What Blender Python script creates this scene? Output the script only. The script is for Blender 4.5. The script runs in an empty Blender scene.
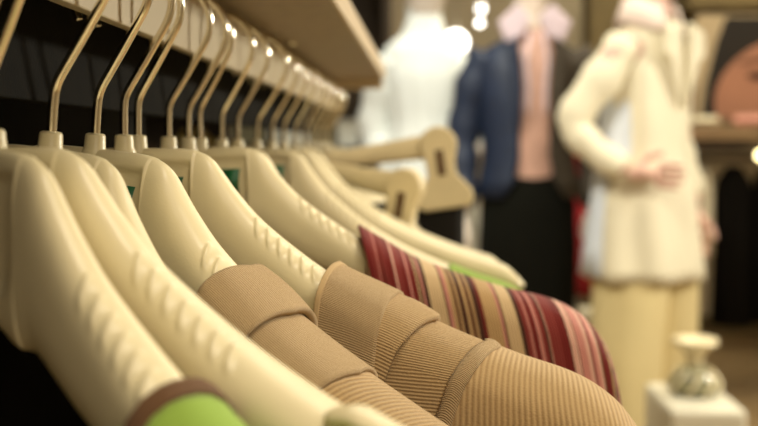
import bpy, bmesh, math, random
from mathutils import Vector, Matrix, Euler
R = math.radians
PI = math.pi
random.seed(7)
scn = bpy.context.scene
C = scn.collection

# ------------------------------------------------------------------ camera
H = 1.10                                  # camera height; the hanger necks hang at this height
cd = bpy.data.cameras.new('camera')
cam = bpy.data.objects.new('camera', cd); C.objects.link(cam)
cam.location = (0, 0, H)
cam.rotation_euler = (R(90 - 3.58), 0, R(2.664))
cd.lens = 50; cd.sensor_width = 36; cd.clip_start = 0.02
cd.dof.use_dof = True
cd.dof.focus_distance = 0.43
cd.dof.aperture_fstop = 8.0
scn.camera = cam

# ------------------------------------------------------------------ view, world, lights
scn.view_settings.view_transform = 'Standard'
scn.view_settings.look = 'None'
scn.view_settings.gamma = 1
scn.view_settings.exposure = 0.5
w = bpy.data.worlds.new('world'); scn.world = w; w.use_nodes = True
w.node_tree.nodes['Background'].inputs[0].default_value = (1.0, 0.9, 0.7, 1)
w.node_tree.nodes['Background'].inputs[1].default_value = 0.3

def area(name, loc, size, power, col, target=None, sy=None):
    l = bpy.data.lights.new(name, 'AREA'); l.energy = power; l.color = col
    l.size = size
    if sy: l.shape = 'RECTANGLE'; l.size_y = sy
    o = bpy.data.objects.new(name, l); C.objects.link(o); o.location = loc
    if target is not None:
        o.rotation_euler = (Vector(target) - Vector(loc)).to_track_quat('-Z', 'Y').to_euler()
    return o
def spot(name, loc, target, power, col, angle=40, size=0.06):
    l = bpy.data.lights.new(name, 'SPOT'); l.energy = power; l.color = col
    l.spot_size = R(angle); l.spot_blend = 0.6; l.shadow_soft_size = size
    o = bpy.data.objects.new(name, l); C.objects.link(o); o.location = loc
    o.rotation_euler = (Vector(target) - Vector(loc)).to_track_quat('-Z', 'Y').to_euler()
    return o
WARM = (1.0, 0.86, 0.62)
area('aisle_ceiling_light', (0.75, 0.25, 2.9), 0.7, 20, (1.0, 0.88, 0.66), (-0.05, 0.55, 1.0))
area('interior_key_light', (2.1, 2.2, 1.75), 0.28, 40, (1.0, 0.94, 0.77), (-0.1, 0.6, 1.05), 0.28)  # key light standing in for unseen shop lamps ahead right, no window
area('camera_side_fill', (0.9, -1.6, 2.4), 1.4, 18, (1.0, 0.90, 0.72), (-0.05, 0.5, 1.0))  # soft fill added behind the camera to brighten the hanger fronts
area('middle_ceiling_light', (0.3, 3.0, 2.95), 1.2, 20, (1.0, 0.92, 0.72))
area('rear_ceiling_light', (1.6, 4.9, 2.95), 1.4, 45, (1.0, 0.88, 0.62))
spot('coat_spotlight', (-0.9, 1.5, 2.9), (0.62, 3.0, 1.15), 125, (1.0, 0.93, 0.72), 38)
spot('dress_spotlight', (-0.3, 2.0, 2.9), (-0.05, 3.6, 1.2), 80, (0.95, 1.0, 0.92), 34)
spot('blazer_spotlight', (-0.4, 1.6, 2.9), (0.25, 3.3, 1.2), 26, (0.95, 0.97, 1.0), 34)

# ------------------------------------------------------------------ materials
def mat(name, col, rough=0.6, metal=0.0, noise=0.0, nscale=40, bump=0.0, bscale=200, col2=None,
        coord='Object', emit=None, estr=0, sheen=0, coat=0, trans=0, spec=None):
    m = bpy.data.materials.new(name); m.use_nodes = True
    nt = m.node_tree; b = nt.nodes['Principled BSDF']
    b.inputs['Base Color'].default_value = (*col, 1)
    b.inputs['Roughness'].default_value = rough
    b.inputs['Metallic'].default_value = metal
    if sheen: b.inputs['Sheen Weight'].default_value = sheen
    if coat: b.inputs['Coat Weight'].default_value = coat
    if trans: b.inputs['Transmission Weight'].default_value = trans
    if spec is not None: b.inputs['Specular IOR Level'].default_value = spec
    tc = nt.nodes.new('ShaderNodeTexCoord')
    if noise or col2:
        n = nt.nodes.new('ShaderNodeTexNoise'); n.inputs['Scale'].default_value = nscale
        n.inputs['Detail'].default_value = 5
        nt.links.new(tc.outputs[coord], n.inputs['Vector'])
        r = nt.nodes.new('ShaderNodeValToRGB')
        c2 = col2 if col2 else tuple(max(0, c * (1 - noise)) for c in col)
        r.color_ramp.elements[0].color = (*c2, 1); r.color_ramp.elements[1].color = (*col, 1)
        r.color_ramp.elements[0].position = 0.35; r.color_ramp.elements[1].position = 0.62
        nt.links.new(n.outputs['Fac'], r.inputs['Fac'])
        nt.links.new(r.outputs['Color'], b.inputs['Base Color'])
    if bump:
        n = nt.nodes.new('ShaderNodeTexNoise'); n.inputs['Scale'].default_value = bscale
        nt.links.new(tc.outputs[coord], n.inputs['Vector'])
        bp = nt.nodes.new('ShaderNodeBump'); bp.inputs['Strength'].default_value = bump
        bp.inputs['Distance'].default_value = 0.001
        nt.links.new(n.outputs['Fac'], bp.inputs['Height'])
        nt.links.new(bp.outputs['Normal'], b.inputs['Normal'])
    if emit:
        b.inputs['Emission Color'].default_value = (*emit, 1)
        b.inputs['Emission Strength'].default_value = estr
    return m

def wood(name, c1, c2, axis='X', scale=6, rough=0.5):
    m = bpy.data.materials.new(name); m.use_nodes = True
    nt = m.node_tree; b = nt.nodes['Principled BSDF']; b.inputs['Roughness'].default_value = rough
    tc = nt.nodes.new('ShaderNodeTexCoord'); mp = nt.nodes.new('ShaderNodeMapping')
    s = [12, 12, 12]; s['XYZ'.index(axis)] = 0.8
    mp.inputs['Scale'].default_value = s
    n = nt.nodes.new('ShaderNodeTexNoise'); n.inputs['Scale'].default_value = scale; n.inputs['Detail'].default_value = 8
    r = nt.nodes.new('ShaderNodeValToRGB')
    r.color_ramp.elements[0].color = (*c1, 1); r.color_ramp.elements[1].color = (*c2, 1)
    r.color_ramp.elements[0].position = 0.35; r.color_ramp.elements[1].position = 0.65
    nt.links.new(tc.outputs['Object'], mp.inputs['Vector']); nt.links.new(mp.outputs['Vector'], n.inputs['Vector'])
    nt.links.new(n.outputs['Fac'], r.inputs['Fac']); nt.links.new(r.outputs['Color'], b.inputs['Base Color'])
    return m

def ribbed(name, col, dark, period=0.0022, axis=0, strength=0.6, rough=0.9, slant=0.0, mott=0.12):
    """knit: ribs run across one direction of the cloth's own UV (metres)"""
    m = bpy.data.materials.new(name); m.use_nodes = True
    nt = m.node_tree; b = nt.nodes['Principled BSDF']; b.inputs['Roughness'].default_value = rough
    b.inputs['Sheen Weight'].default_value = 0.15; b.inputs['Specular IOR Level'].default_value = 0.2
    tc = nt.nodes.new('ShaderNodeTexCoord'); sx = nt.nodes.new('ShaderNodeSeparateXYZ')
    nt.links.new(tc.outputs['UV'], sx.inputs[0])
    mul = nt.nodes.new('ShaderNodeMath'); mul.operation = 'MULTIPLY_ADD'
    nt.links.new(sx.outputs[1 - axis], mul.inputs[0]); mul.inputs[1].default_value = slant
    nt.links.new(sx.outputs[axis], mul.inputs[2])
    dv = nt.nodes.new('ShaderNodeMath'); dv.operation = 'MULTIPLY'; dv.inputs[1].default_value = 2 * PI / period
    nt.links.new(mul.outputs[0], dv.inputs[0])
    sn = nt.nodes.new('ShaderNodeMath'); sn.operation = 'SINE'; nt.links.new(dv.outputs[0], sn.inputs[0])
    mr = nt.nodes.new('ShaderNodeMapRange'); mr.inputs[1].default_value = -1
    nt.links.new(sn.outputs[0], mr.inputs[0])
    nz = nt.nodes.new('ShaderNodeTexNoise'); nz.inputs['Scale'].default_value = 900
    nt.links.new(tc.outputs['UV'], nz.inputs['Vector'])
    ad = nt.nodes.new('ShaderNodeMath'); ad.operation = 'MULTIPLY_ADD'; ad.inputs[1].default_value = 0.9
    nt.links.new(nz.outputs['Fac'], ad.inputs[0]); nt.links.new(mr.outputs[0], ad.inputs[2])
    bp = nt.nodes.new('ShaderNodeBump'); bp.inputs['Strength'].default_value = strength; bp.inputs['Distance'].default_value = 0.0006
    nt.links.new(ad.outputs[0], bp.inputs['Height']); nt.links.new(bp.outputs['Normal'], b.inputs['Normal'])
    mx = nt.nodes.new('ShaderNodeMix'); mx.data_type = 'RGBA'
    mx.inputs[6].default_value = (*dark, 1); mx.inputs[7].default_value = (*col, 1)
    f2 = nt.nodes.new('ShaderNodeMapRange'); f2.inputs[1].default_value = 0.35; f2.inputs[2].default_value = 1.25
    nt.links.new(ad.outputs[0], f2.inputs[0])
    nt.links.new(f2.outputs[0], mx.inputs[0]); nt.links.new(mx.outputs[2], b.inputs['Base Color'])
    return m

def striped(name, stops, base=0.09, span=0.17):
    """stops: list of (position 0..1 along the shoulder, colour)"""
    m = bpy.data.materials.new(name); m.use_nodes = True
    nt = m.node_tree; b = nt.nodes['Principled BSDF']; b.inputs['Roughness'].default_value = 0.9
    b.inputs['Sheen Weight'].default_value = 0.15; b.inputs['Specular IOR Level'].default_value = 0.2
    tc = nt.nodes.new('ShaderNodeTexCoord'); sx = nt.nodes.new('ShaderNodeSeparateXYZ')
    nt.links.new(tc.outputs['UV'], sx.inputs[0])
    grp = []
    n = 30
    prev = None
    chunks = [stops[i:i + n] for i in range(0, len(stops), n)]
    mr = nt.nodes.new('ShaderNodeMapRange'); mr.inputs[1].default_value = base; mr.inputs[2].default_value = base + span
    nt.links.new(sx.outputs[0], mr.inputs[0])
    for k, ch in enumerate(chunks):
        r = nt.nodes.new('ShaderNodeValToRGB'); r.color_ramp.interpolation = 'CONSTANT'
        e = r.color_ramp.elements
        e[0].position = ch[0][0]; e[0].color = (*ch[0][1], 1)
        if len(ch) > 1: e[1].position = ch[1][0]; e[1].color = (*ch[1][1], 1)
        for p, c in ch[2:]:
            q = e.new(p); q.color = (*c, 1)
        nt.links.new(mr.outputs[0], r.inputs['Fac'])
        if prev is None: prev = r.outputs['Color']
        else:
            gt = nt.nodes.new('ShaderNodeMath'); gt.operation = 'GREATER_THAN'; gt.inputs[1].default_value = ch[0][0]
            nt.links.new(mr.outputs[0], gt.inputs[0])
            mx = nt.nodes.new('ShaderNodeMix'); mx.data_type = 'RGBA'
            nt.links.new(gt.outputs[0], mx.inputs[0]); nt.links.new(prev, mx.inputs[6]); nt.links.new(r.outputs['Color'], mx.inputs[7])
            prev = mx.outputs[2]
    nt.links.new(prev, b.inputs['Base Color'])
    sn = nt.nodes.new('ShaderNodeMath'); sn.operation = 'SINE'
    dv = nt.nodes.new('ShaderNodeMath'); dv.operation = 'MULTIPLY'; dv.inputs[1].default_value = 2 * PI / 0.0016
    nt.links.new(sx.outputs[0], dv.inputs[0]); nt.links.new(dv.outputs[0], sn.inputs[0])
    bp = nt.nodes.new('ShaderNodeBump'); bp.inputs['Strength'].default_value = 0.45; bp.inputs['Distance'].default_value = 0.0005
    nt.links.new(sn.outputs[0], bp.inputs['Height']); nt.links.new(bp.outputs['Normal'], b.inputs['Normal'])
    return m

M = {}
M['plastic'] = mat('cream_plastic', (0.78, 0.68, 0.43), 0.36, noise=0.05, nscale=25, bump=0.06, bscale=900)
M['plastic_b'] = mat('tan_plastic', (0.78, 0.65, 0.39), 0.45, noise=0.08, nscale=25)
M['chrome'] = mat('hook_metal', (0.98, 0.92, 0.76), 0.17, 1.0, bump=0.05, bscale=300)
M['green_sticker'] = mat('green_sticker', (0.004, 0.10, 0.03), 0.45)
M['slot'] = mat('clip_slot_brown', (0.12, 0.06, 0.02), 0.6)
M['dark_panel'] = mat('dark_panel', (0.007, 0.006, 0.004), 0.9, noise=0.4, nscale=60, bump=0.2, bscale=500, spec=.15)
M['shelf'] = mat('shelf_board', (0.34, 0.265, 0.18), 0.6, noise=0.15, nscale=90)
M['shelf_edge'] = mat('shelf_edge', (0.60, 0.48, 0.32), 0.5, noise=0.05)
M['bar'] = mat('rail_face', (0.55, 0.47, 0.33), 0.45, noise=0.06, nscale=30)
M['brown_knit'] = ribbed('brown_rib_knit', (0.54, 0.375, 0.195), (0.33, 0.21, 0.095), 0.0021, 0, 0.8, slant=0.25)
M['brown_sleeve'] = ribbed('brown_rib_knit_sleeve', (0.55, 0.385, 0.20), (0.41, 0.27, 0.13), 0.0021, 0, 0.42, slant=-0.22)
M['brown_knit_along'] = ribbed('brown_rib_knit_diagonal', (0.54, 0.375, 0.195), (0.33, 0.21, 0.095), 0.0017, 1, 0.7, slant=0.35)
M['brown_cuff'] = ribbed('brown_fine_knit', (0.57, 0.41, 0.23), (0.38, 0.25, 0.12), 0.0011, 1, 0.8)
M['brown_stitch'] = mat('brown_stitching', (0.50, 0.35, 0.18), 0.9)
M['green_knit'] = ribbed('green_jersey', (0.32, 0.47, 0.08), (0.22, 0.36, 0.05), 0.0011, 0, 0.3)
M['brown_trim'] = ribbed('brown_trim', (0.17, 0.085, 0.04), (0.10, 0.05, 0.02), 0.0012, 1, 0.4)
M['black_cloth'] = mat('black_cloth', (0.006, 0.005, 0.004), 0.95, bump=0.2, spec=0.1)
M['dark_cloth'] = mat('dark_trouser_cloth', (0.012, 0.010, 0.008), 0.9, bump=0.2, spec=0.2)

# ------------------------------------------------------------------ helpers
def link(name, bm, m, parent=None, smooth=True, bevel=0):
    me = bpy.data.meshes.new(name)
    bmesh.ops.recalc_face_normals(bm, faces=bm.faces)
    bm.to_mesh(me); bm.free()
    for ms in (m if isinstance(m, (list, tuple)) else [m]): me.materials.append(ms)
    if smooth:
        for p in me.polygons: p.use_smooth = True
    o = bpy.data.objects.new(name, me); C.objects.link(o)
    if parent: o.parent = parent
    if bevel:
        b = o.modifiers.new('bevel', 'BEVEL'); b.width = bevel; b.segments = 2; b.limit_method = 'ANGLE'
    return o
def empty(name, loc=(0, 0, 0), rot=(0, 0, 0)):
    o = bpy.data.objects.new(name, None); C.objects.link(o); o.location = loc; o.rotation_euler = rot
    o.empty_display_size = 0.05
    return o
def tag(o, label, cat, group=None):
    o['label'] = label; o['category'] = cat
    if group: o['group'] = group
    return o
def struct(o): o['kind'] = 'structure'; return o
def box(bm, x0, x1, y0, y1, z0, z1):
    v = [bm.verts.new(p) for p in ((x0, y0, z0), (x1, y0, z0), (x1, y1, z0), (x0, y1, z0), (x0, y0, z1), (x1, y0, z1), (x1, y1, z1), (x0, y1, z1))]
    for f in ((0, 3, 2, 1), (4, 5, 6, 7), (0, 1, 5, 4), (1, 2, 6, 5), (2, 3, 7, 6), (3, 0, 4, 7)):
        bm.faces.new([v[i] for i in f])
def box_obj(name, m, x0, x1, y0, y1, z0, z1, parent=None, bevel=0.0):
    bm = bmesh.new(); box(bm, x0, x1, y0, y1, z0, z1)
    return link(name, bm, m, parent, smooth=False, bevel=bevel)
def grid(bm, rows, closed=False, caps=False, uvs=None):
    vs = [[bm.verts.new(p) for p in r] for r in rows]
    uvl = bm.loops.layers.uv.verify() if uvs else None
    n = len(rows[0])
    for i in range(len(rows) - 1):
        for j in range(n if closed else n - 1):
            k = (j + 1) % n
            f = bm.faces.new((vs[i][j], vs[i][k], vs[i + 1][k], vs[i + 1][j]))
            if uvs:
                for l, (a, b) in zip(f.loops, ((i, j), (i, k), (i + 1, k), (i + 1, j))):
                    l[uvl].uv = uvs[a][b]
    if caps:
        bm.faces.new(vs[0][::-1]); bm.faces.new(vs[-1])
    return vs
def tube(bm, pts, r, seg=12):
    pts = [Vector(p) for p in pts]
    rows = []
    up = Vector((0, 1, 0))
    for i, p in enumerate(pts):
        t = (pts[min(i + 1, len(pts) - 1)] - pts[max(i - 1, 0)]).normalized()
        a = up.cross(t)
        if a.length < 1e-3: a = Vector((1, 0, 0)).cross(t)
        a.normalize(); b = t.cross(a)
        rr = r[i] if isinstance(r, (list, tuple)) else r
        rows.append([p + rr * (math.cos(2 * PI * k / seg) * a + math.sin(2 * PI * k / seg) * b) for k in range(seg)])
    grid(bm, rows, True, True)
def lathe(bm, prof, seg=32, cx=0, cy=0):
    rows = [[(cx + r * math.cos(2 * PI * k / seg), cy + r * math.sin(2 * PI * k / seg), z) for k in range(seg)] for r, z in prof]
    grid(bm, rows, True, True)
def prism(bm, pts, y0, y1):
    """outline in x,z extruded along y"""
    a = [bm.verts.new((x, y0, z)) for x, z in pts]; b = [bm.verts.new((x, y1, z)) for x, z in pts]
    bm.faces.new(a); bm.faces.new(b[::-1])
    n = len(pts)
    for i in range(n):
        bm.faces.new((a[i], b[i], b[(i + 1) % n], a[(i + 1) % n]))
def interp(tab, x):
    if x <= tab[0][0]: return tab[0][1]
    for i in range(len(tab) - 1):
        (x0, y0), (x1, y1) = tab[i], tab[i + 1]
        if x <= x1:
            m0 = (y1 - y0) / (x1 - x0)
            # catmull-rom style smooth interpolation
            xa, ya = tab[max(i - 1, 0)]; xb, yb = tab[min(i + 2, len(tab) - 1)]
            s0 = (y1 - ya) / (x1 - xa) if x1 != xa else m0
            s1 = (yb - y0) / (xb - x0)
            if i == 0: s0 = m0
            if i == len(tab) - 2: s1 = m0
            h = x1 - x0; t = (x - x0) / h
            return (2 * t ** 3 - 3 * t * t + 1) * y0 + (t ** 3 - 2 * t * t + t) * h * s0 + (-2 * t ** 3 + 3 * t * t) * y1 + (t ** 3 - t * t) * h * s1
    return tab[-1][1]
def sst(a, b, x):
    t = max(0, min(1, (x - a) / (b - a))); return t * t * (3 - 2 * t)

# ------------------------------------------------------------------ the shop's shell
M['floor'] = wood('floor_laminate', (0.30, 0.20, 0.10), (0.42, 0.30, 0.16), 'X', 3, 0.4)
M['wall'] = mat('wall_paint', (0.58, 0.50, 0.36), 0.9, noise=0.06, nscale=4)
M['ceil'] = mat('ceiling_paint', (0.55, 0.52, 0.46), 0.9, noise=0.03, nscale=4)
M['olive'] = mat('olive_column', (0.17, 0.125, 0.05), 0.7, noise=0.2, nscale=12)
def shell(name, *b, m='wall'): return struct(box_obj(name, M[m], *b))
shell('floor', -3.0, 3.6, -3.2, 6.5, -0.1, 0, m='floor')
shell('ceiling', -3.0, 3.6, -3.2, 6.5, 3.0, 3.1, m='ceil')
shell('wall_back', -3.0, 3.6, 6.3, 6.5, 0, 3.0)
shell('wall_left', -3.0, -2.8, -3.2, 6.3, 0, 3.0)
shell('wall_right', 3.4, 3.6, -3.2, 6.3, 0, 3.0)
shell('wall_front', -2.8, 3.4, -3.2, -3.0, 0, 3.0)
shell('baseboard_back', 1.0, 3.4, 6.27, 6.299, 0, 0.10, m='olive')
shell('trim_1', 0.83, 0.99, 5.5, 5.8, 0, 3.0, m='olive')         # square olive column
shell('trim_2', 1.27, 3.39, 5.25, 6.29, 1.78, 2.35, m='olive')   # bulkhead over the poster

# ------------------------------------------------------------------ hanging fixture: shelf, rail, side panel
fx = empty('display_fixture', (-0.42, 0, 0))
tag(fx, 'dark side panel with a shelf board and flat rail above the row of hangers', 'clothes rail')
def fbox(n, m, x0, x1, y0, y1, z0, z1, bev=0.001):
    return box_obj(n, M[m], x0 + 0.42, x1 + 0.42, y0, y1, z0, z1, fx, bev)
fbox('back_panel', 'dark_panel', -0.46, -0.42, -0.30, 1.54, 0.0, 1.9)
fbox('shelf', 'shelf', -0.42, -0.0655, -0.30, 1.54, H + 0.098, H + 0.1175)
fbox('shelf_edging', 'shelf_edge', -0.0655, -0.063, -0.30, 1.54, H + 0.098, H + 0.1175, 0.0005)
fbox('hanging_rail', 'bar', -0.142, -0.136, -0.28, 1.535, H + 0.0545, H + 0.0885, 0.0008)
fbox('rail_bracket', 'shelf_edge', -0.42, -0.066, 1.52, 1.54, H + 0.084, H + 0.098)
b_ = fbox('rail_bracket', 'shelf_edge', -0.42, -0.142, -0.28, -0.262, H + 0.06, H + 0.098)
fbox('underside_blocker', 'dark_panel', -.182, -.170, -.30, 1.52, H + .020, H + .0975)  # dark board added to hide the shelf underside and darken the gap below
bm = bmesh.new(); lathe(bm, [(0.0005, 0), (0.004, 0.0005), (0.0045, 0.002), (0.0045, 0.003)], 16)
o = link('screw', bm, M['chrome'], fx); o.location = (-0.128 + 0.42, 0.99, H + 0.0952)

# ------------------------------------------------------------------ hangers
TOP = [(0, .0015), (.014, .0015), (.025, .0010), (.032, -.0006), (.0375, -.0040), (.042, -.0098), (.048, -.0180), (.059, -.0305), (.075, -.0438), (.0926, -.0560),
       (.12, -.0705), (.15, -.0825), (.18, -.0925), (.205, -.0995), (.222, -.106)]
THK = [(0, .050), (.016, .0525), (.028, .0565), (.038, .0525), (.047, .0460), (.058, .0400), (.075, .0340), (.09, .0300), (.15, .025), (.205, .021), (.222, .010)]
DEP = [(0, .0062), (.02, .0068), (.03, .0085), (.045, .0105), (.06, .0125), (.09, .0165), (.13, .0195), (.18, .0205), (.21, .0185), (.222, .007)]
def fwd(a): return -0.9 * max(0, a - 0.05) ** 2
def hanger_body_mesh(ridges=7, ridge0=.0600):
    bm = bmesh.new()
    st = []
    a = 0.0
    while a < 0.2225:
        st.append(a)
        a += 0.0012 if a < 0.024 else (0.0005 if a < 0.034 else (0.0008 if a < .107 else 0.003))
    st += [0.2225]
    xs = [-a for a in st[:0:-1]] + st
    NT = 64
    rows = []
    for x in xs:
        a = abs(x)
        T = interp(TOP, a); th = interp(THK, a); D = interp(DEP, a); cy = fwd(a)
        mid = T - th / 2; h = th / 2
        if a > 0.205:
            k = math.sqrt(max(0.02, 1 - ((a - 0.205) / 0.0177) ** 2)); h *= k; D = interp(DEP, .205) * k; mid = interp(TOP, a) - interp(THK, .205) / 2
        p = 0.62 if a < .03 else 0.8
        r = []
        for k in range(NT):
            t = 2 * PI * k / NT
            s, c = math.sin(t), math.cos(t)
            y = cy - D * math.copysign(abs(s) ** p, s)
            z = mid + h * math.copysign(abs(c) ** p, c)
            # recessed flat centre plate on both faces
            zr = z
            dx = a - 0.0285; dz = -0.040 - zr
            cr = 0.010
            qx, qz = max(0, a - (0.0285 - cr)), max(0, (-0.040 + cr) - zr)
            sd = math.hypot(qx, qz) - cr
            inside = 1 - sst(-0.0010, 0.0006, sd)
            if abs(s) > 0.35 and zr < -0.004:
                y += math.copysign(0.0024, s) * inside * sst(-0.004, -0.007, zr)
            # small slanting grips on top of the shoulder
            if 0.050 < a < 0.105 and ridges:
                tt = t if t < PI else t - 2 * PI
                if -0.3 < tt < 1.35:
                    pos = (a - ridge0 - 0.0032 * tt) / 0.0056
                    n = round(pos)
                    if 0 <= n < ridges:
                        f = pos - n
                        prof = max(0, 1 - abs((f + 0.10) / (0.42 if f > -.10 else 0.16)))
                        prof = prof * prof * (3 - 2 * prof)
                        win = sst(0.0, 0.25, tt) * (1 - sst(0.75, 0.95, tt))
                        d = 0.0013 * prof * win
                        y -= d * s; z += d * c
            r.append((x, y, z))
        rows.append(r)
    grid(bm, rows, True, True)
    return bm
def hook_pts():
    pts = [(0, 0, 0.006), (0, 0, 0.014), (0.0002, 0, 0.021), (0.0008, 0, .0245), (0.0022, 0, .028)]
    c = (0.0005, 0.0684); r = 0.0220
    pts += [(0.0055, 0, .0335), (0.0112, 0, .0430), (0.0165, 0, 0.0520), (0.0192, 0, 0.0567)]
    for k in range(0, 25):
        t = R(-24 + k * 9.5)
        pts.append((c[0] + r * math.cos(t), 0, c[1] + r * math.sin(t)))
    return pts
def smooth_pts(p, n=3):
    out = []
    P = [Vector(q) for q in p]
    for i in range(len(P) - 1):
        p0, p1, p2, p3 = P[max(i - 1, 0)], P[i], P[i + 1], P[min(i + 2, len(P) - 1)]
        for k in range(n):
            t = k / n
            out.append(0.5 * ((2 * p1) + (-p0 + p2) * t + (2 * p0 - 5 * p1 + 4 * p2 - p3) * t * t + (-p0 + 3 * p1 - 3 * p2 + p3) * t ** 3))
    out.append(P[-1]); return out
me_cache = {}
def cached(key, fn, name, m, parent):
    if key not in me_cache:
        o = link(name, fn(), m, parent); me_cache[key] = o.data; return o
    o = bpy.data.objects.new(name, me_cache[key]); C.objects.link(o); o.parent = parent; return o
def hook_bm():
    bm = bmesh.new(); tube(bm, smooth_pts(hook_pts()), 0.0019, 12); return bm
def stub_bm():
    bm = bmesh.new(); lathe(bm, [(0.0062, -0.003), (0.0052, 0.0005), (0.0045, 0.002), (0.0042, 0.0066), (0.0039, 0.0074), (0.0030, 0.0078)], 24); return bm
def sticker_bm():
    bm = bmesh.new(); box(bm, 0.0125, 0.0250, -0.0048, -0.0030, -0.0275, -0.0120); return bm

def slim_bm():
    bm = bmesh.new(); rows = []
    for i in range(-40, 41):
        x = 0.110 * i / 40; a = abs(x)
        T = 0.001 - 1.0 * a
        if a < 0.006: T = 0.001 - 0.004 * (a / .006)
        h = 0.014 if a < .10 else 0.014 * math.sqrt(max(.05, 1 - ((a - .10) / .0105) ** 2))
        rows.append([(x, -0.003 * math.sin(2 * PI * k / 16), T - h / 2 + h / 2 * math.cos(2 * PI * k / 16)) for k in range(16)])
    grid(bm, rows, True, True)
    return bm
RAILX = -0.139
def hanger(label, Y, yaw, scale=1.0, kind='wide', sticker=False, group='hangers along the rail', roll=0.0, sy=1.0):
    o = empty('clothes_hanger', (RAILX, Y, H - 0.002), (0, R(-roll), R(-yaw)))
    tag(o, label, 'clothes hanger', group)
    if kind == 'wide': b = cached('wide', hanger_body_mesh, 'hanger_body', M['plastic'], o)
    elif kind == 'slim': b = cached('slim', slim_bm, 'hanger_body', M['plastic'], o)
    b.scale = (scale, scale * sy, 1)
    hk = cached('hook', hook_bm, 'hook', M['chrome'], o); hk.rotation_euler = (0, 0, R(18 if kind == 'slim' else 0))
    cached('stub', stub_bm, 'hook_socket', M['plastic'], o)
    if sticker: cached('sticker', sticker_bm, 'size_sticker', M['green_sticker'], o)
    return o

hA = hanger('cream plastic hanger nearest the camera at far left, green top on it', 0.315, 35, roll=-1.5, sy=.68)
hB = hanger('bare cream hanger with a row of slanting grips, second from the left edge', 0.331, 24, roll=2, sy=.8)
hC = hanger('narrow cream hanger third from the left, its arm lost behind the grip-rowed bare one', 0.382, 20, 0.80, roll=-6)
hD = hanger('cream hanger carrying the nearer brown ribbed top with the rolled cuff', 0.434, 20, sticker=True, roll=-5)
hanger('slim hanger half hidden behind the nearer brown top\'s hanger, its socket just showing', 0.477, 15, kind='slim')
hE = hanger('cream hanger carrying the farther, broad-shouldered brown ribbed top', 0.500, 8, sticker=True)
hanger('slim hanger whose socket peeks out behind the broad brown top\'s hanger', 0.560, 8, kind='slim')
hanger('slim hanger just in front of the striped top\'s hanger', 0.606, 4, kind='slim')
hF = hanger('cream hanger with a green sticker carrying the maroon striped top', 0.640, 0, sticker=True, roll=2.5)
hF2 = hanger('cream hanger directly behind the striped top\'s hanger', 0.705, 10, 0.86)
hanger('slim hanger between the striped top and the green strappy one', 0.765, 4, kind='slim')
hG = hanger('cream hanger beyond the striped top, lime green cloth on its end', 0.850, 2, sticker=True, roll=-2)
hH = hanger('bare cream hanger just beyond the one with lime green cloth', 0.935, 0)
hI = hanger('blurred bare cream hanger in front of the clip hangers', 1.010, 2, 0.97)
for y_, yw, lb in ((1.25, 6, 'blurred cream hanger just beyond the tilted clip hanger'), (1.315, 3, 'blurred cream hanger second beyond the tilted clip hanger'),
                   (1.375, 8, 'blurred cream hanger third beyond the tilted clip hanger'), (1.43, 2, 'blurred cream hanger next to last on the rail'),
                   (1.485, 5, 'last cream hanger at the far end of the rail')):
    hanger(lb, y_, yw, 0.72)

# raised strap guard on the second hanger
def guard_bm():
    bm = bmesh.new(); rows = []
    for i in range(25):
        t = i / 24; a = .124 + .062 * t
        lift = 0.0044 * sst(0, .18, t)
        k = math.sqrt(max(0.03, 1 - max(0, (0.08 - t) / 0.08) ** 2)) * math.sqrt(max(0.03, 1 - max(0, (t - .94) / .06) ** 2))
        rows.append([(a, (fwd(a) - .004) * .8 - .0065 * k * math.sin(2 * PI * j / 20), interp(TOP, a) + lift + .0026 * k * math.cos(2 * PI * j / 20)) for j in range(20)])
    grid(bm, rows, True, True)
    return bm
link('strap_guard', guard_bm(), M['plastic'], hB)

# ------------------------------------------------------------------ clip hangers with dark trousers
def clip_outline(k=1.0):
    p = []
    for i in range(13):
        t = R(-25 + i * 230 / 12); p.append((0.0165 * math.cos(t) * k, 0.0165 * math.sin(t) * k))
    p += [(-.0125 * k, -.016 * k), (-.0125 * k, -.026 * k), (-.0235 * k, -.040 * k), (-.0245 * k, -.046 * k), (-.023 * k, -.053 * k), (-.018 * k, -.055 * k),
          (.018 * k, -.055 * k), (.023 * k, -.053 * k), (.0245 * k, -.046 * k), (.0235 * k, -.040 * k), (.0125 * k, -.026 * k), (.0125 * k, -.016 * k)]
    return p
def clip_hanger(label, Y, yaw, roll, half, k):
    o = empty('clip_hanger', (RAILX, Y, H - 0.002), (0, 0, R(-yaw)))
    tag(o, label, 'clothes hanger', 'clip hangers with dark trousers')
    cached('hook', hook_bm, 'hook', M['chrome'], o)
    cached('stub', stub_bm, 'hook_socket', M['plastic_b'], o)
    bm = bmesh.new(); rows = []
    sl = math.tan(R(roll))
    for i in range(-30, 31):
        x = half * i / 30; a = abs(x); d = .0085 + .0065 * (a / half) ** 1.5
        z = -.012 + sl * x - 0.010 * sst(0, .03, a) * (0.5)
        rows.append([(x, -.004 * math.sin(2 * PI * j / 16), z + d * math.cos(2 * PI * j / 16)) for j in range(16)])
    grid(bm, rows, True, True)
    link('hanger_body', bm, M['plastic_b'], o)
    for s in (-1, 1):
        bm = bmesh.new(); prism(bm, clip_outline(k), -.0085, .0085)
        c = link('trouser_clip', bm, M['plastic_b'], o, smooth=False, bevel=.0025)
        c.location = (s * half, 0, -.017 + sl * s * half); c.rotation_euler = (0, R(-roll), 0)
        bm = bmesh.new(); box(bm, -.0035 * k, .0035 * k, -.0094, -.0080, -.026 * k, -.004 * k)
        link('clip_slot', bm, M['slot'], c, smooth=False)
    return o
kc2 = clip_hanger('tan clip hanger with a rounded clip, the nearer and lower of two', 1.10, 18, -10, .122, 1.2)
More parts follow.
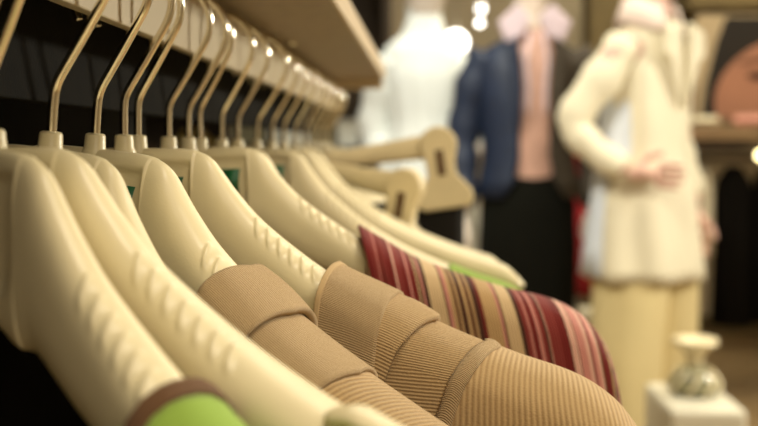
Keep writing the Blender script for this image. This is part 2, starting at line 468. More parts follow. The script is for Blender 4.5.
kc1 = clip_hanger('tan clip hanger tilted up at its flared clip end, the farther of two', 1.18, 0, 8, .150, 1.3)
def trousers(label, Y, yaw, x0, x1, ztop, zb, slope):
    bm = bmesh.new(); rows = []
    N = 60
    for i in range(24):
        t = i / 23; z = ztop + (zb - ztop) * t
        r = []
        for k in range(N):
            u = k / N
            front = u < .5
            v = u * 2 if front else (1 - u) * 2
            x = x0 + (x1 - x0) * v
            edge = math.sin(PI * v) ** .35
            y = (-1 if front else 1) * (.011 + .004 * math.sin(v * 21 + (0 if front else 1))) * edge + .004 * math.sin(v * 9 + 2 * t)
            r.append((x, y, z + slope * (x) * (1 - t)))
        rows.append(r)
    grid(bm, rows, True, True)
    o = link('trousers', bm, M['dark_cloth'])
    o.location = (RAILX, Y, H); o.rotation_euler = (0, 0, R(-yaw))
    tag(o, label, 'trousers', 'dark trousers on clip hangers')
trousers('dark trousers hanging from the nearer, lower clip hanger', 1.10, 18, -.13, .136, -.062, -.50, -.1)
trousers('black trousers hanging from the tilted flared clip, in front of the navy blazer', 1.18, 0, -.165, .18, -.070, -.50, .09)

# ------------------------------------------------------------------ garments on the hangers
GT = TOP[:-2] + [(.205, -.0990), (.218, -.1050), (.229, -.1145), (.237, -.129), (.242, -.155), (.245, -.20), (.246, -.32)]
GD = [(0, .012), (.04, .013), (.06, .0145), (.09, .0185), (.13, .022), (.18, .0245), (.21, .025), (.225, .023), (.237, .019), (.246, .012)]
def S(a, s, off, shear=0.0, sgn=1, drapes=0.0, k=1.0, const=None):
    x = a - shear * s * (1 if sgn > 0 else 0.3)
    at = abs(x)
    Rr = interp(GD, at) + off
    T = interp(GT, at if const is None else const) + off
    ph = min(s / Rr, PI / 2)
    y = fwd(at) - sgn * Rr * math.sin(ph)
    rest = max(0, s - Rr * PI / 2)
    z = T + 0.6 * Rr * (math.cos(ph) - 1) - rest
    fold = drapes * sst(0, .05, rest) * (math.sin(x * 95 + rest * 6) + .5 * math.sin(x * 170 + 1 + rest * 9))
    y -= sgn * (fold + 0.10 * rest * (1 - sst(.02, .2, rest)))
    return (x * k, y * (1 if k == 1 else 1), z)
def wrap(a0, a1, off, length, shear=0.0, na=40, ns=22, drapes=0.0, both=True, mirror=False, lip=0.0015, bulge=None, k=1.0, end_shear=None):
    """cloth draped over the shoulder between stations a0..a1; rows across, ring from back hem over the top to front hem"""
    bm = bmesh.new()
    rows, uvs = [], []
    ss = []
    for j in range(-ns, ns + 1):
        u = j / ns; ss.append(math.copysign(abs(u) ** 1.5, u) * length)
    for i in range(na + 1):
        t = i / na; a = a0 + (a1 - a0) * t
        row, uv = [], []
        o_ = off + (bulge(t) if bulge else 0)
        e = min(t, 1 - t) * na
        for s in ss:
            sh = shear if end_shear is None else shear + (end_shear - shear) * t
            p = S(a, abs(s), o_, sh, 1 if s >= 0 else -1, drapes, k)
            if mirror: p = (-p[0], p[1], p[2])
            row.append(p); uv.append((a, s))
        rows.append(row); uvs.append(uv)
    grid(bm, rows, uvs=uvs)
    return bm
def cloth(name, bm, m, parent, thick=0.0016):
    o = link(name, bm, m, parent)
    sm = o.modifiers.new('thickness', 'SOLIDIFY'); sm.thickness = thick; sm.offset = 0
    return o
def panels(a0, off, length, depth, parent, m, drapes=.002, k=1.0, name='front_panel', sgn=1, const=None):
    bm = bmesh.new(); rows, uvs = [], []
    for i in range(31):
        x = -a0 + 2 * a0 * i / 30
        s0 = 0.03 + depth * math.sqrt(max(0, 1 - (x / a0) ** 2))
        row, uv = [], []
        for j in range(16):
            s = s0 + (length - s0) * j / 15
            row.append(S(x, s, off, 0, sgn, drapes, k, const=max(const, abs(x)) if const else a0)); uv.append((x, s))
        rows.append(row); uvs.append(uv)
    grid(bm, rows, uvs=uvs)
    return cloth(name, bm, m, parent)
def garment_root(h, name, label, cat='top', group='tops on the near hangers'):
    o = empty(name, h.location, h.rotation_euler)
    tag(o, label, cat, group); return o

# --- green top with brown neck trim (nearest hanger)
g = garment_root(hA, 'knit_top', 'lime green top with a brown neck trim at the bottom left edge'); g.scale = (1, .74, 1)
for mi in (False, True):
    cloth('shoulder', wrap(.099, .246, .0022, .34, .06, 44, 22, .0006, mirror=mi), M['green_knit'], g)
    cloth('neck_trim', wrap(.0958, .1003, .0030, .34, .06, 6, 22, 0, mirror=mi), M['brown_trim'], g, .003)
for sg in (1, -1): panels(.09, .001, .34, .14, g, M['green_knit'], name='front_panel' if sg > 0 else 'back_panel', sgn=sg)

# --- black top added on the third hanger to fill the area below
g = garment_root(hC, 'black_filler_top', 'black top added to fill the area below the nearest hangers', group=None)
for mi in (False, True):
    cloth('shoulder', wrap(.085, .246, .0012, .34, .1, 30, 18, .0008, mirror=mi, k=.75), M['black_cloth'], g)
for sg in (1, -1): panels(.10, .001, .34, .002, g, M['black_cloth'], k=.75, const=.052, name='front_panel' if sg > 0 else 'back_panel', sgn=sg)

# --- nearer brown top (fourth hanger)
g = garment_root(hD, 'knit_top', 'nearer brown ribbed top, slim, with a turned-back band on the cream hanger arm')
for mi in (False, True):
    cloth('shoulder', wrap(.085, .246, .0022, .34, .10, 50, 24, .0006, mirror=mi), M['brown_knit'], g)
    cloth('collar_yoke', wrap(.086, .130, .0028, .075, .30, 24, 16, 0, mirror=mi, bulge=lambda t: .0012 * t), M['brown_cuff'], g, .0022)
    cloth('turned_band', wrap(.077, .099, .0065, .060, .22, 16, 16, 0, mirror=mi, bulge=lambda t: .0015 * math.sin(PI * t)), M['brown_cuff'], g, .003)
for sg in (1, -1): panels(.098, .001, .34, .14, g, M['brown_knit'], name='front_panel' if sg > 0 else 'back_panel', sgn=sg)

# --- farther brown top (sixth hanger)
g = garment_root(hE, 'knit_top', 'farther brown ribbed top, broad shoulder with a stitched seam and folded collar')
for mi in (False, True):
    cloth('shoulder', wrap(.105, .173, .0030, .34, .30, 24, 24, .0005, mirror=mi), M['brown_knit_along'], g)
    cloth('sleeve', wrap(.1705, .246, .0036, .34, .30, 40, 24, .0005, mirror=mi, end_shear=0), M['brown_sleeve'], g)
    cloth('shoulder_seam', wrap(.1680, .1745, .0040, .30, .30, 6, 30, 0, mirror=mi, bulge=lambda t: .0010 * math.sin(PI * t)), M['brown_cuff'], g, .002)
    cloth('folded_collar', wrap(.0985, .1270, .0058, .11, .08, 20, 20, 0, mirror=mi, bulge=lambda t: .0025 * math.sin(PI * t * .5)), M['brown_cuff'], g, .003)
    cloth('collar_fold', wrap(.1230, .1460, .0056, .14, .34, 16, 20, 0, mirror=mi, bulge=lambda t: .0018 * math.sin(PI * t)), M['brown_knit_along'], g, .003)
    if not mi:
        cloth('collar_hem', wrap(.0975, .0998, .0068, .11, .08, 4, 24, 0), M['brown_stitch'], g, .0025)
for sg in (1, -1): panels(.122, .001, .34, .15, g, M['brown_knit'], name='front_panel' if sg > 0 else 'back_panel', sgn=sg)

# --- striped top
MA = (.17, .016, .014); MB = (.23, .035, .03); PK = (.60, .25, .21); LP = (.72, .42, .33); TN = (.52, .34, .16); LT = (.66, .48, .27); BR = (.16, .075, .035); DB = (.07, .025, .015)
seq = [(.0, MA), (.05, MB), (.065, PK), (.07, MB), (.10, MA), (.125, LP), (.13, MB), (.155, MA), (.175, PK), (.182, MA), (.205, LT), (.21, BR), (.222, PK), (.23, DB), (.245, LT), (.30, BR), (.306, PK), (.318, TN),
       (.335, BR), (.345, TN), (.355, DB), (.37, TN), (.38, BR), (.395, TN), (.405, DB), (.425, MA), (.435, TN), (.49, PK), (.50, BR), (.505, LT), (.555, DB), (.57, MB), (.585, PK), (.592, MA), (.612, PK), (.622, MB), (.637, DB), (.645, LP),
       (.652, MB), (.69, MA), (.715, DB), (.722, LP), (.745, BR), (.75, PK), (.775, LP), (.79, MA), (.797, PK), (.815, LP), (.825, BR), (.833, MA), (.86, TN), (.868, DB), (.88, PK), (.89, BR), (.90, TN), (.915, BR), (.925, LP), (.94, DB), (.95, TN), (.965, BR), (.98, MA)]
M['stripes'] = striped('maroon_stripes', seq, .09, .162)
M['stripes_facing'] = striped('maroon_facing', [(0, MA), (.2, MB), (.32, PK), (.36, MB), (.6, LP), (.63, MA), (.8, MB)], .09, .03)
g = garment_root(hF, 'striped_top', 'maroon, pink and tan striped top behind the broad brown one', group=None)
for mi in (False, True):
    cloth('shoulder', wrap(.1030, .2495 - .0035, .0030, .36, -.16, 60, 24, .0006, mirror=mi, bulge=lambda t: .0035 * math.exp(-((t) / .12) ** 2)), M['stripes'], g)
    cloth('neck_facing', wrap(.0945, .106, .0070, .36, -.16, 10, 24, 0, mirror=mi, bulge=lambda t: -.001 * t), M['stripes'], g, .002)
for sg in (1, -1): panels(.1, .001, .36, .15, g, M['stripes_facing'], name='front_panel' if sg > 0 else 'back_panel', sgn=sg)

# --- green strappy top further on
g = garment_root(hG, 'strappy_top', 'lime green cloth edge under the bare hanger beyond the striped top', group=None)
for mi in (False, True):
    cloth('shoulder', wrap(.160, .228, .0012, .36, .05, 26, 18, .0006, mirror=mi), M['green_knit'], g)
for sg in (1, -1): panels(.150, .001, .36, .16, g, M['green_knit'], name='front_panel' if sg > 0 else 'back_panel', sgn=sg)

# ------------------------------------------------------------------ mannequins
M['skin_white'] = mat('mannequin_gloss', (0.72, 0.62, 0.52), 0.35, noise=0.03)
M['skin_pink'] = mat('mannequin_pink', (0.68, 0.42, 0.34), 0.45, noise=0.03)
M['white_cloth'] = mat('white_dress_cloth', (0.85, 0.88, 0.84), 0.85, bump=.2, noise=.04, nscale=6)
M['cream_cloth'] = mat('cream_coat_cloth', (0.80, 0.74, 0.57), 0.8, bump=.2, noise=.06, nscale=8)
M['cream_trouser'] = mat('cream_trouser_cloth', (0.72, 0.60, 0.32), 0.85, bump=.2, noise=.05, nscale=8)
M['navy'] = mat('navy_blazer_cloth', (0.008, 0.017, 0.046), 0.6, bump=.3, noise=.25, nscale=30)
M['lining'] = mat('brown_black_blazer_cloth', (0.045, 0.033, 0.020), 0.8, bump=.2)
M['blouse'] = mat('pink_blouse_cloth', (0.58, 0.34, 0.26), 0.6, noise=.2, nscale=25, bump=.2)
M['collar_lilac'] = mat('pale_lilac_collar', (0.62, 0.50, 0.55), 0.7, noise=.05)
M['black_skirt'] = mat('black_skirt_cloth', (0.006, 0.006, 0.004), 0.95, bump=.2, spec=.1)
M['base_metal'] = mat('mannequin_stand_metal', (0.45, 0.42, 0.36), 0.3, 1.0)

def skin(name, pts, edges, m, parent, sub=2):
    me = bpy.data.meshes.new(name)
    me.from_pydata([p[:3] for p in pts], edges, [])
    o = bpy.data.objects.new(name, me); C.objects.link(o); o.parent = parent
    me.materials.append(m)
    o.modifiers.new('skin', 'SKIN').use_smooth_shade = True
    sv = me.skin_vertices[0].data
    for i, p in enumerate(pts):
        r = p[3]; sv[i].radius = (r, r) if not isinstance(r, tuple) else r
        sv[i].use_root = (i == 0)
    ss = o.modifiers.new('sub', 'SUBSURF'); ss.levels = sub; ss.render_levels = sub
    return o
def mannequin_body(parent, m, arms, lean=0.0):
    """arms: for left(-x) and right(+x): elbow, wrist, finger direction"""
    pts = [(0, 0, .93, (.13, .09)), (0, 0, 1.05, (.10, .075)), (0, 0, 1.20, (.12, .085)), (0, 0, 1.36, (.12, .075)), (0, 0, 1.435, (.055, .055)), (0, 0, 1.50, .045), (0, -.01, 1.56, .060), (0, -.015, 1.63, .082), (0, -.01, 1.70, .065)]
    edges = [(i, i + 1) for i in range(8)]
    for s in (-1, 1):
        b = len(pts)
        pts += [(s * .09, 0, .84, .082), (s * .10, -.01, .48, .055), (s * .10, .01, .28, .048), (s * .10, .02, .09, .032), (s * .105, -.10, .04, .028)]
        edges += [(0, b), (b, b + 1), (b + 1, b + 2), (b + 2, b + 3), (b + 3, b + 4)]
        el, wr = arms[s]
        b = len(pts)
        pts += [(s * .150, 0, 1.365, .038), (*el, .034), (*wr, .023)]
        edges += [(3, b), (b, b + 1), (b + 1, b + 2)]
    return skin('body', pts, edges, m, parent)
def hand(parent, m, wr, d, side, curl=.5):
    """palm and five fingers, each its own skinned chain rooted in the palm"""
    d = Vector(d).normalized(); wr = Vector(wr)
    sd = Vector(side).normalized(); up = d.cross(sd).normalized()
    pts = [(*wr, .022), (*(wr + d * .05), (.034, .018)), (*(wr + d * .085), (.036, .015))]
    edges = [(0, 1), (1, 2)]
    for k, ln in zip((-1.5, -.5, .5, 1.5), (.058, .072, .076, .066)):
        b = len(pts)
        q = wr + d * .085 + sd * (k * .019)
        pts += [(*q, .0095), (*(q + d * ln * .5 + up * ln * .1 * curl), .0088), (*(q + d * ln * .9 + up * ln * .45 * curl), .0072)]
        edges += [(2, b), (b, b + 1), (b + 1, b + 2)]
    b = len(pts)
    q = wr + d * .035 + sd * .030
    pts += [(*q, .012), (*(q + sd * .024 + d * .030), .010), (*(q + sd * .030 + d * .058), .008)]
    edges += [(1, b), (b, b + 1), (b + 1, b + 2)]
    return skin('hand', pts, edges, m, parent)
def ringloft(prof, seg=48, fold=0.0, nf=9, ph=0):
    """prof: z, cx, cy, rx, ry"""
    bm = bmesh.new(); rows = []
    for i in range(len(prof) - 1):
        for q in range(4):
            t = q / 4
            c = [prof[i][n] + (prof[i + 1][n] - prof[i][n]) * t for n in range(len(prof[i]))]
            rows.append(c)
    rows.append(prof[-1])
    out = []
    for c in rows:
        z, cx, cy, rx, ry = c[:5]; f = c[5] if len(c) > 5 else 0
        out.append([(cx + rx * math.cos(a) * (1 + f * math.sin(nf * a + ph + 5 * z)), cy + ry * math.sin(a) * (1 + f * math.sin(nf * a + ph + 5 * z)), z) for a in [2 * PI * k / seg for k in range(seg)]])
    grid(bm, out, True)
    return bm
def sleeve(name, pts, rad, m, parent, n=4):
    bm = bmesh.new()
    sp = smooth_pts(pts, n)
    rs = []
    for i in range(len(pts) - 1):
        for k in range(n): rs.append(rad[i] + (rad[i + 1] - rad[i]) * k / n)
    rs.append(rad[-1])
    rs = [r * (1 + .09 * math.sin(i * 1.9)) for i, r in enumerate(rs)]
    tube(bm, sp, rs, 20)
    return link(name, bm, m, parent)
def stand(parent):
    bm = bmesh.new(); lathe(bm, [(.16, 0), (.16, .008), (.15, .012), (.012, .014), (.010, .30)], 40, 0, .08)
    link('stand', bm, M['base_metal'], parent)

# cream coat mannequin, right of the picture, turned to the left
m3 = empty('mannequin', (0.618, 3.0, 0), (0, 0, R(42)))
tag(m3, 'mannequin in a long cream coat and cream trousers, hand on hip, before the poster', 'mannequin', 'shop mannequins')
arms = {-1: ((-.222, .080, 1.165), (-.165, -.055, 1.030)), 1: ((.175, .02, 1.15), (.140, -.06, .93))}
mannequin_body(m3, M['skin_pink'], arms)
hand(m3, M['skin_pink'], (-.165, -.055, 1.030), (.55, -.80, -.05), (0, -.1, 1), .6)
hand(m3, M['skin_pink'], (.140, -.06, .93), (0, -.1, -1), (0, -1, 0), .3)
cloth('coat', ringloft([(1.455, 0, .0, .060, .058), (1.42, 0, 0, .095, .075), (1.385, 0, 0, .112, .085, .02), (1.32, 0, 0, .122, .096, .045), (1.20, 0, 0, .122, .100, .06), (1.08, 0, 0, .122, .102, .05), (.98, 0, 0, .150, .12, .045), (.86, 0, 0, .166, .132, .06), (.735, 0, 0, .180, .145, .07)], nf=7), M['cream_cloth'], m3, .006)
sleeve('sleeve', [(-.105, 0, 1.385), (-.165, .03, 1.29), (-.222, .080, 1.175), (-.210, .03, 1.10), (-.172, -.045, 1.040)], [.050, .054, .048, .042, .038], M['cream_cloth'], m3)
sleeve('sleeve', [(.092, 0, 1.385), (.120, .01, 1.29), (.138, .02, 1.16), (.140, -.02, 1.05), (.140, -.05, .96)], [.050, .050, .046, .042, .040], M['cream_cloth'], m3)
def open_ring(prof, n=26):
    # z, rx, ry, half-gap at the front in radians
    bm = bmesh.new(); rows = []
    for z, rx, ry, gap in prof:
        rows.append([(rx * math.cos(a), ry * math.sin(a), z - .03 * max(0, -math.sin(a))) for a in [-PI / 2 + gap + (2 * PI - 2 * gap) * k / n for k in range(n + 1)]])
    grid(bm, rows); return bm
M['pale_blue'] = mat('pale_blue_white_cloth', (.70, .76, .86), .8, bump=.2)
M['collar_cream'] = mat('pinkish_cream_collar', (.82, .68, .62), .8)
cloth('long_blouse', ringloft([(1.36, -.015, .02, .10, .08), (1.2, -.022, .025, .108, .09), (1.05, -.03, .032, .112, .092), (.745, -.034, .034, .150, .12, .04)]), M['pale_blue'], m3, .004)
cloth('coat_collar', open_ring([(1.445, .062, .060, .10), (1.515, .066, .062, .35), (1.505, .078, .072, .42), (1.44, .105, .090, .30)]), M['collar_cream'], m3, .006)
for s_ in (-1, 1):
    bm = bmesh.new(); prism(bm, [(s_ * .020, 1.44), (s_ * .085, 1.415), (s_ * .090, 1.35), (s_ * .060, 1.33), (s_ * .012, 1.20)], -.122, -.104)
    link('coat_lapel', bm, M['cream_cloth'], m3, False, .006)
for s in (-1, 1):
    cloth('trouser_leg', ringloft([(.82, s * .062, 0, .092, .115), (.55, s * .082, 0, .095, .10, .01), (.30, s * .088, 0, .092, .095, .02), (.05, s * .092, -.02, .090, .11, .02)], nf=5), M['cream_trouser'], m3, .005)
stand(m3)

# navy blazer mannequin, centre
m2 = empty('mannequin', (0.312, 3.3, 0), (0, 0, R(4))); m2.scale = (.92, 1, 1)
tag(m2, 'mannequin in an open navy blazer over a pink blouse and black skirt', 'mannequin', 'shop mannequins')
arms = {-1: ((-.218, .02, 1.13), (-.225, -.04, .89)), 1: ((.225, .03, 1.13), (.205, -.03, .90))}
o = mannequin_body(m2, M['skin_white'], arms)
hand(m2, M['skin_white'], (-.225, -.04, .89), (0.15, -.1, -1), (0, -1, 0), .3)
hand(m2, M['skin_white'], (.205, -.03, .90), (-.1, -.1, -1), (0, -1, 0), .3)
cloth('blouse', ringloft([(1.46, 0, -.01, .050, .050), (1.42, 0, -.01, .10, .07), (1.36, 0, -.01, .140, .098), (1.2, 0, -.01, .125, .105), (1.05, 0, -.01, .115, .098), (.95, 0, 0, .135, .11)]), M['blouse'], m2, .004)
cloth('skirt', ringloft([(1.07, 0, 0, .115, .095), (.93, 0, 0, .158, .125), (.80, 0, 0, .165, .13, .01), (.60, 0, 0, .160, .13, .02), (.48, 0, 0, .152, .125, .025)], nf=8), M['black_skirt'], m2, .004)
def blazer_panel(s, m):
    # one half of an open jacket: sweep from the back centre round the side to the front edge
    bm = bmesh.new(); rows = []
    prof = [(1.445, .062, .055, .55), (1.42, .110, .075, .50), (1.39, .165, .095, .42), (1.32, .178, .118, .36), (1.20, .165, .122, .33), (1.08, .150, .118, .33), (1.0, .165, .128, .40), (.945, .178, .135, .62)]
    for z, rx, ry, open_ in prof:
        r = []
        for k in range(21):
            a = PI / 2 - (PI - open_) * k / 20   # from back centre (+y) to the front
            r.append((s * rx * math.cos(a), ry * math.sin(a), z))
        rows.append(r)
    grid(bm, rows)
    return cloth('blazer_half', bm, m, m2, .007)
blazer_panel(-1, M['navy']); blazer_panel(1, M['lining'])
sleeve('blazer_sleeve', [(-.140, 0, 1.385), (-.186, .01, 1.29), (-.218, .02, 1.14), (-.222, -.005, 1.02), (-.222, -.03, .92)], [.060, .062, .056, .050, .046], M['navy'], m2)
sleeve('blazer_sleeve', [(.145, 0, 1.385), (.198, .01, 1.29), (.228, .02, 1.14), (.218, -.005, 1.02), (.208, -.025, .92)], [.060, .060, .055, .050, .046], M['lining'], m2)
for s in (-1, 1):
    bm = bmesh.new(); prism(bm, [(s * .015, 1.485), (s * .055, 1.53), (s * .120, 1.475), (s * .095, 1.415), (s * .045, 1.43)], -.105, -.070)
    link('blouse_collar', bm, M['collar_lilac'], m2, False, .005)
    bm = bmesh.new(); prism(bm, [(s * .060, 1.43), (s * .095, 1.40), (s * .085, 1.27), (s * .05, 1.15), (s * .045, 1.28)], -.140, -.118)
    link('blazer_lapel', bm, M['navy'] if s < 0 else M['lining'], m2, False, .004)
    bm = bmesh.new(); tube(bm, smooth_pts([(s * .02, -.125, 1.44), (s * .035, -.14, 1.36), (s * .028, -.145, 1.28), (s * .03, -.14, 1.20)]), [.0055] * 10, 10)
    link('neck_tie', bm, M['collar_lilac'], m2)
stand(m2)

# white dress mannequin, left of centre
m1 = empty('mannequin', (-0.015, 3.6, 0), (0, 0, R(12)))
tag(m1, 'mannequin in a flowing white dress under bright light, beyond the shelf end', 'mannequin', 'shop mannequins')
arms = {-1: ((-.165, .05, 1.16), (-.12, -.04, .98)), 1: ((.215, .0, 1.19), (.155, -.10, 1.06))}
mannequin_body(m1, M['skin_white'], arms)
hand(m1, M['skin_white'], (-.12, -.04, .98), (0.1, -.3, -1), (0, -1, 0), .3)
hand(m1, M['skin_white'], (.155, -.10, 1.06), (-.8, -.3, -.1), (0, -.2, 1), .4)
cloth('dress', ringloft([(1.64, 0, 0, .062, .062), (1.54, 0, 0, .056, .056), (1.48, 0, 0, .075, .065), (1.43, 0, 0, .135, .085), (1.34, 0, 0, .140, .105, .02), (1.18, 0, 0, .120, .10, .03), (1.05, 0, 0, .150, .12, .06), (.8, 0, 0, .19, .15, .09), (.35, 0, 0, .23, .19, .11)], nf=10), M['white_cloth'], m1, .005)
sleeve('dress_sleeve', [(.13, 0, 1.40), (.185, 0, 1.30), (.215, 0, 1.20), (.175, -.07, 1.11)], [.050, .056, .062, .070], M['white_cloth'], m1)
sleeve('dress_sleeve', [(-.12, 0, 1.40), (-.15, .02, 1.30), (-.165, .045, 1.17), (-.14, 0, 1.06)], [.050, .052, .055, .058], M['white_cloth'], m1)
stand(m1)

# ------------------------------------------------------------------ background furniture
M['dark_wood'] = wood('dark_wood', (0.020, 0.012, 0.006), (0.050, 0.030, 0.014), 'Z', 4, .6)
M['white_box'] = mat('white_card', (0.80, 0.83, 0.78), 0.7, noise=.05)
M['grey_box'] = mat('grey_green_card', (0.20, 0.19, 0.12), 0.8, noise=.1)
M['blue_box'] = mat('slate_card', (0.08, 0.10, 0.12), 0.8, noise=.1)
sh = empty('shelf_cabinet', (-0.70, 4.6, 0)); tag(sh, 'dark wooden wall shelving beyond the end of the hanger rail', 'shelving')
def sbox(n, x0, x1, y0, y1, z0, z1): return box_obj(n, M['dark_wood'], x0 + .70, x1 + .70, y0 - 4.6, y1 - 4.6, z0, z1, sh, .003)
sbox('back_board', -1.60, -.17, 4.97, 5.0, 0, 1.95)
for x in (-1.60, -.90, -.20): sbox('upright', x, x + .03, 4.6, 4.97, 0, 1.95)
for z in (.05, .60, 1.08, 1.25, 1.93): sbox('shelf_board', -1.57, -.20, 4.605, 4.97, z, z + .02)
sbox('fascia_board', -1.57, -.20, 4.60, 4.62, 1.30, 1.34)
def cbox(x, w_, h_, m, label, z=1.10, y=4.66, d=.2):
    o = box_obj('storage_box', M[m], x, x + w_, y, y + d, z, z + h_, None, .004)
    tag(o, label, 'box', 'boxes on the dark shelving')
    bm = bmesh.new(); box(bm, x - .003, x + w_ + .003, y - .003, y + d + .003, z + h_ - .03, z + h_ + .004)
    link('lid', bm, M[m], o, False, .002)
cbox(-.705, .040, .120, 'white_box', 'slender bright white box on the dark shelving, seen between the hooks')
cbox(-.890, .075, .110, 'grey_box', 'grey-green box left of the slender white one')
cbox(-.800, .070, .105, 'grey_box', 'grey-green box directly beside the slender white one')
cbox(-.640, .110, .105, 'white_box', 'low white box right of the slender white one')
cbox(-.515, .100, .095, 'grey_box', 'grey-green box between two white ones on the shelving')
cbox(-.400, .090, .120, 'white_box', 'white box near the end of the rail, second from the right')
cbox(-.300, .085, .090, 'blue_box', 'slate blue box at the right end of the shelving')
# white stacked parcels at the end of the shelving, beside the white dress
M['white_gloss'] = mat('white_vase_glaze', (0.82, 0.85, 0.80), 0.3)
bm = bmesh.new(); lathe(bm, [(.030, 0), (.050, .02), (.060, .08), (.045, .14), (.030, .17), (.042, .21), (.040, .215), (.02, .19)], 32)
v = link('vase', bm, M['white_gloss']); v.location = (-.150, 4.09, 1.001)
tag(v, 'white vase on a tall plinth beside the white dress', 'vase')
pl = box_obj('plinth', M['white_box'], -.255, -.040, 3.99, 4.19, 0, 1.0, None, .006)
tag(pl, 'tall white plinth under the vase, hidden behind the rail', 'plinth')
# pendant lamps
M['bulb'] = mat('glowing_globe', (1, .95, .85), .4, emit=(1, .96, .86), estr=5)
def pendant(x, y, z, r, label):
    o = empty('pendant_lamp', (x, y, z)); tag(o, label, 'lamp', 'glowing globe lamps')
    bm = bmesh.new(); bmesh.ops.create_uvsphere(bm, u_segments=24, v_segments=16, radius=r); link('globe', bm, M['bulb'], o)
    bm = bmesh.new(); tube(bm, [(0, 0, r * .9), (0, 0, r + .03)], [r * .35, r * .3], 16); link('lamp_cap', bm, M['base_metal'], o)
    bm = bmesh.new(); tube(bm, [(0, 0, r + .02), (0, 0, 3.0 - z)], .003, 8); link('cord', bm, M['base_metal'], o)
pendant(.118, 4.6, 1.55, .052, 'large glowing globe lamp beside the blazer shoulder')
pendant(.265, 5.4, 1.80, .020, 'small glowing lamp at the top edge above the navy blazer, upper one')
pendant(.250, 5.2, 1.705, .016, 'small glowing lamp above the navy blazer, lower one')
# red coat on a stand between the mannequins
M['red'] = mat('red_cloth', (0.30, 0.008, 0.012), .8, bump=.2)
gr = empty('display_bust', (0.665, 4.2, 0)); tag(gr, 'red coat on a display bust between the blazer and cream coat mannequins', 'coat')
cloth('coat', ringloft([(1.20, 0, 0, .04, .04), (1.17, 0, 0, .12, .07), (1.05, 0, 0, .125, .09), (.85, 0, 0, .12, .09), (.52, 0, 0, .15, .11, .03)]), M['red'], gr, .005)
bm = bmesh.new(); lathe(bm, [(.14, 0), (.14, .01), (.012, .02), (.012, 1.18), (.035, 1.2), (.03, 1.25), (.005, 1.27)], 24); link('stand', bm, M['base_metal'], gr)

# portrait poster on the back wall bulkhead
M['poster_bg'] = mat('poster_paper', (0.50, 0.40, 0.26), .6)
M['hair'] = mat('poster_hair_ink', (0.012, 0.008, 0.006), .6, noise=.3, nscale=20)
M['face'] = mat('poster_face_ink', (0.48, 0.23, 0.15), .6, noise=.12, nscale=6)
M['eye'] = mat('poster_eye_ink', (0.05, 0.02, 0.015), .5)
po = empty('poster', (1.63, 5.24, 1.48)); tag(po, 'large portrait poster of a dark-haired face on the wall at right', 'poster')
def flat(n, pts, m, dy):
    bm = bmesh.new(); prism(bm, pts, -dy, -dy + .002); return link(n, bm, M[m], po, False)
box_obj('panel', M['poster_bg'], -.33, .62, -.02, .009, -.25, .26, po)
fr = flat('hair_print', [(-.300, -.245), (-.282, -.08), (-.235, .13), (-.19, .25), (.61, .25), (.61, -.245)], 'hair', .022)
def ell(cx, cz, rx, rz, n=32): return [(cx + rx * math.cos(2 * PI * k / n), cz + rz * math.sin(2 * PI * k / n)) for k in range(n)]
fc = [(min(.60, x), max(-.243, min(.245, z))) for x, z in ell(.25, -.16, .49, .34, 64)]
fc2 = []
for p in fc:
    if not fc2 or (abs(p[0] - fc2[-1][0]) + abs(p[1] - fc2[-1][1])) > 1e-4: fc2.append(p)
flat('face_print', fc2, 'face', .0245)
flat('eye_print', ell(-.035, -.035, .050, .020), 'eye', .027)
flat('eye_print', ell(.30, -.035, .050, .020), 'eye', .027)
flat('brow_print', [(-.12, .03), (-.02, .055), (.05, .04), (.05, .028), (-.02, .038), (-.12, .018)], 'eye', .027)
flat('brow_print', [(.22, .04), (.30, .055), (.39, .03), (.39, .018), (.30, .038), (.22, .028)], 'eye', .027)
# counter ledge under the poster and clothes rack below it
M['ledge'] = mat('tan_ledge', (0.40, 0.27, 0.15), .6, noise=.15, nscale=10)
M['pink_cloth'] = mat('pink_folded_cloth', (0.75, 0.38, 0.32), .8)
M['yellow_glass'] = mat('amber_bulb', (1, .8, .3), .4, emit=(1, .82, .4), estr=5)
lg = empty('display_ledge', (1.75, 4.6, 0)); tag(lg, 'tan display ledge with a rail for dark clothes under the poster', 'rack')
box_obj('ledge_top', M['ledge'], -.62, .8, .02, .42, 1.13, 1.19, lg, .004)
box_obj('ledge_lip', M['dark_wood'], -.62, .8, .04, .40, 1.08, 1.13, lg, .003)
for x in (-.60, .76): box_obj('upright', M['dark_wood'], x, x + .03, .10, .36, 0, 1.08, lg, .003)
bm = bmesh.new(); tube(bm, [(-.57, .2, 1.05), (.76, .2, 1.05)], .012, 12); link('hanging_rail', bm, M['base_metal'], lg)
bm = bmesh.new(); box(bm, -.12, .12, -.07, .07, 0, .05); bmesh.ops.bevel(bm, geom=bm.edges[:], offset=.02, segments=3, affect='EDGES')
o = link('folded_cloth', bm, M['pink_cloth']); o.location = (1.47, 4.75, 1.191); tag(o, 'pink folded cloth on the ledge below the poster', 'folded clothes')
bm = bmesh.new(); box(bm, -.07, .07, -.07, .07, 0, .045); bmesh.ops.bevel(bm, geom=bm.edges[:], offset=.018, segments=3, affect='EDGES')
o = link('folded_cloth', bm, M['cream_cloth']); o.location = (1.22, 4.75, 1.191); tag(o, 'cream folded cloth on the ledge right beside the cream coat', 'folded clothes')
bm = bmesh.new(); bmesh.ops.create_uvsphere(bm, u_segments=16, v_segments=10, radius=.022)
o = link('ledge_lamp', bm, M['yellow_glass']); o.location = (1.435, 4.615, 1.065); tag(o, 'small yellow glowing lamp under the ledge at the right edge', 'lamp')
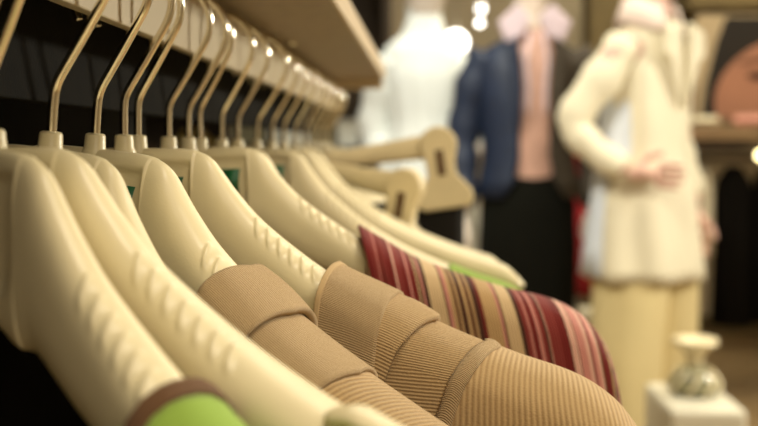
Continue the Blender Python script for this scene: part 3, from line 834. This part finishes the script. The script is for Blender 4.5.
def hung(x, top, bot, w_, d, m, label, y=4.8):
    bm = bmesh.new(); rows = []
    for z, kx in ((top + .015, .12), (top, .35), (top - .05, .85), (top - .12, 1.0), ((top + bot) / 2, 1.0), (bot, 1.08)):
        rows.append([(w_ * kx * math.cos(a) * (1 + .06 * math.sin(6 * a)), d * math.copysign(abs(math.sin(a)) ** .8, math.sin(a)) * (1 + .1 * math.sin(5 * a)), z) for a in [2 * PI * k / 40 for k in range(40)]])
    grid(bm, rows, True, True)
    o = link('hanging_garment', bm, M[m]); o.location = (x, y, 0)
    tag(o, label, 'garment', 'garments on the rack under the poster')
    bm = bmesh.new(); tube(bm, smooth_pts([(0, 0, top + .01), (0, 0, 1.02), (.012, 0, 1.045), (0, 0, 1.066), (-.012, 0, 1.05)]), .0025, 8)
    link('hook', bm, M['base_metal'], o)
hung(1.37, 1.00, .30, .080, .10, 'black_cloth', 'black garment at the left of the rack, next to the cream coat')
hung(1.54, 1.01, .31, .085, .11, 'black_cloth', 'black garment second along the rack under the poster')
hung(1.72, 1.00, .29, .085, .11, 'black_cloth', 'black garment on the rack past the right edge')
hung(1.235, .99, .62, .045, .08, 'cream_cloth', 'cream garment peeking between the cream coat and the black clothes', 4.8)

# white pedestal and the ornate vase on it
M['ped'] = mat('white_lacquer', (0.80, 0.76, 0.62), .35, noise=.02)
x0, x1 = .532, .700
pd = box_obj('pedestal', M['ped'], x0, x1, 2.30, 2.58, 0, .525, None, .012); tag(pd, 'low white pedestal at the bottom right corner', 'pedestal')
M['urn'] = mat('grey_green_glaze', (0.30, 0.29, 0.17), .25, noise=.5, nscale=30, coat=.5)
M['gold'] = mat('pale_gold', (0.78, 0.68, 0.45), .4, .2)
u = empty('ornament', (.622, 2.46, .5255)); u.scale = (1.15, 1.15, 1.1); tag(u, 'pale flared ornament with a bulbous grey-green base on the white pedestal', 'ornament')
bm = bmesh.new(); lathe(bm, [(.030, 0), (.046, .004), (.050, .020), (.044, .040), (.028, .055), (.018, .062)], 36); link('bowl', bm, M['urn'], u)
bm = bmesh.new(); lathe(bm, [(.018, .058), (.016, .072), (.020, .085), (.034, .100), (.046, .108), (.044, .118), (.030, .114), (.012, .108)], 36); link('flared_rim', bm, M['gold'], u)
bm = bmesh.new()
for k in range(9):
    a = 2 * PI * k / 9
    tube(bm, smooth_pts([(.048 * math.cos(a), .048 * math.sin(a), .010), (.052 * math.cos(a + .3), .052 * math.sin(a + .3), .026), (.032 * math.cos(a + .6), .032 * math.sin(a + .6), .054)]), .004, 8)
link('twisted_bands', bm, M['gold'], u)
# pale basket low between the striped top and the cream trousers
bm = bmesh.new(); lathe(bm, [(.04, 0), (.055, .01), (.065, .10), (.068, .12), (.060, .12), (.05, .02)], 28)
o = link('basket', bm, M['cream_cloth']); o.location = (.62, 3.9, .38); tag(o, 'small cream basket on a dark stool between the striped top and cream trousers', 'basket')
so = empty('stool', (.62, 3.9, 0)); tag(so, 'dark stool under the small cream basket', 'stool')
box_obj('seat', M['dark_wood'], -.13, .13, -.13, .13, .35, .38, so, .004)
for sx in (-1, 1):
    for sy in (-1, 1): box_obj('leg', M['dark_wood'], sx * .11 - .015, sx * .11 + .015, sy * .11 - .015, sy * .11 + .015, 0, .35, so, .002)
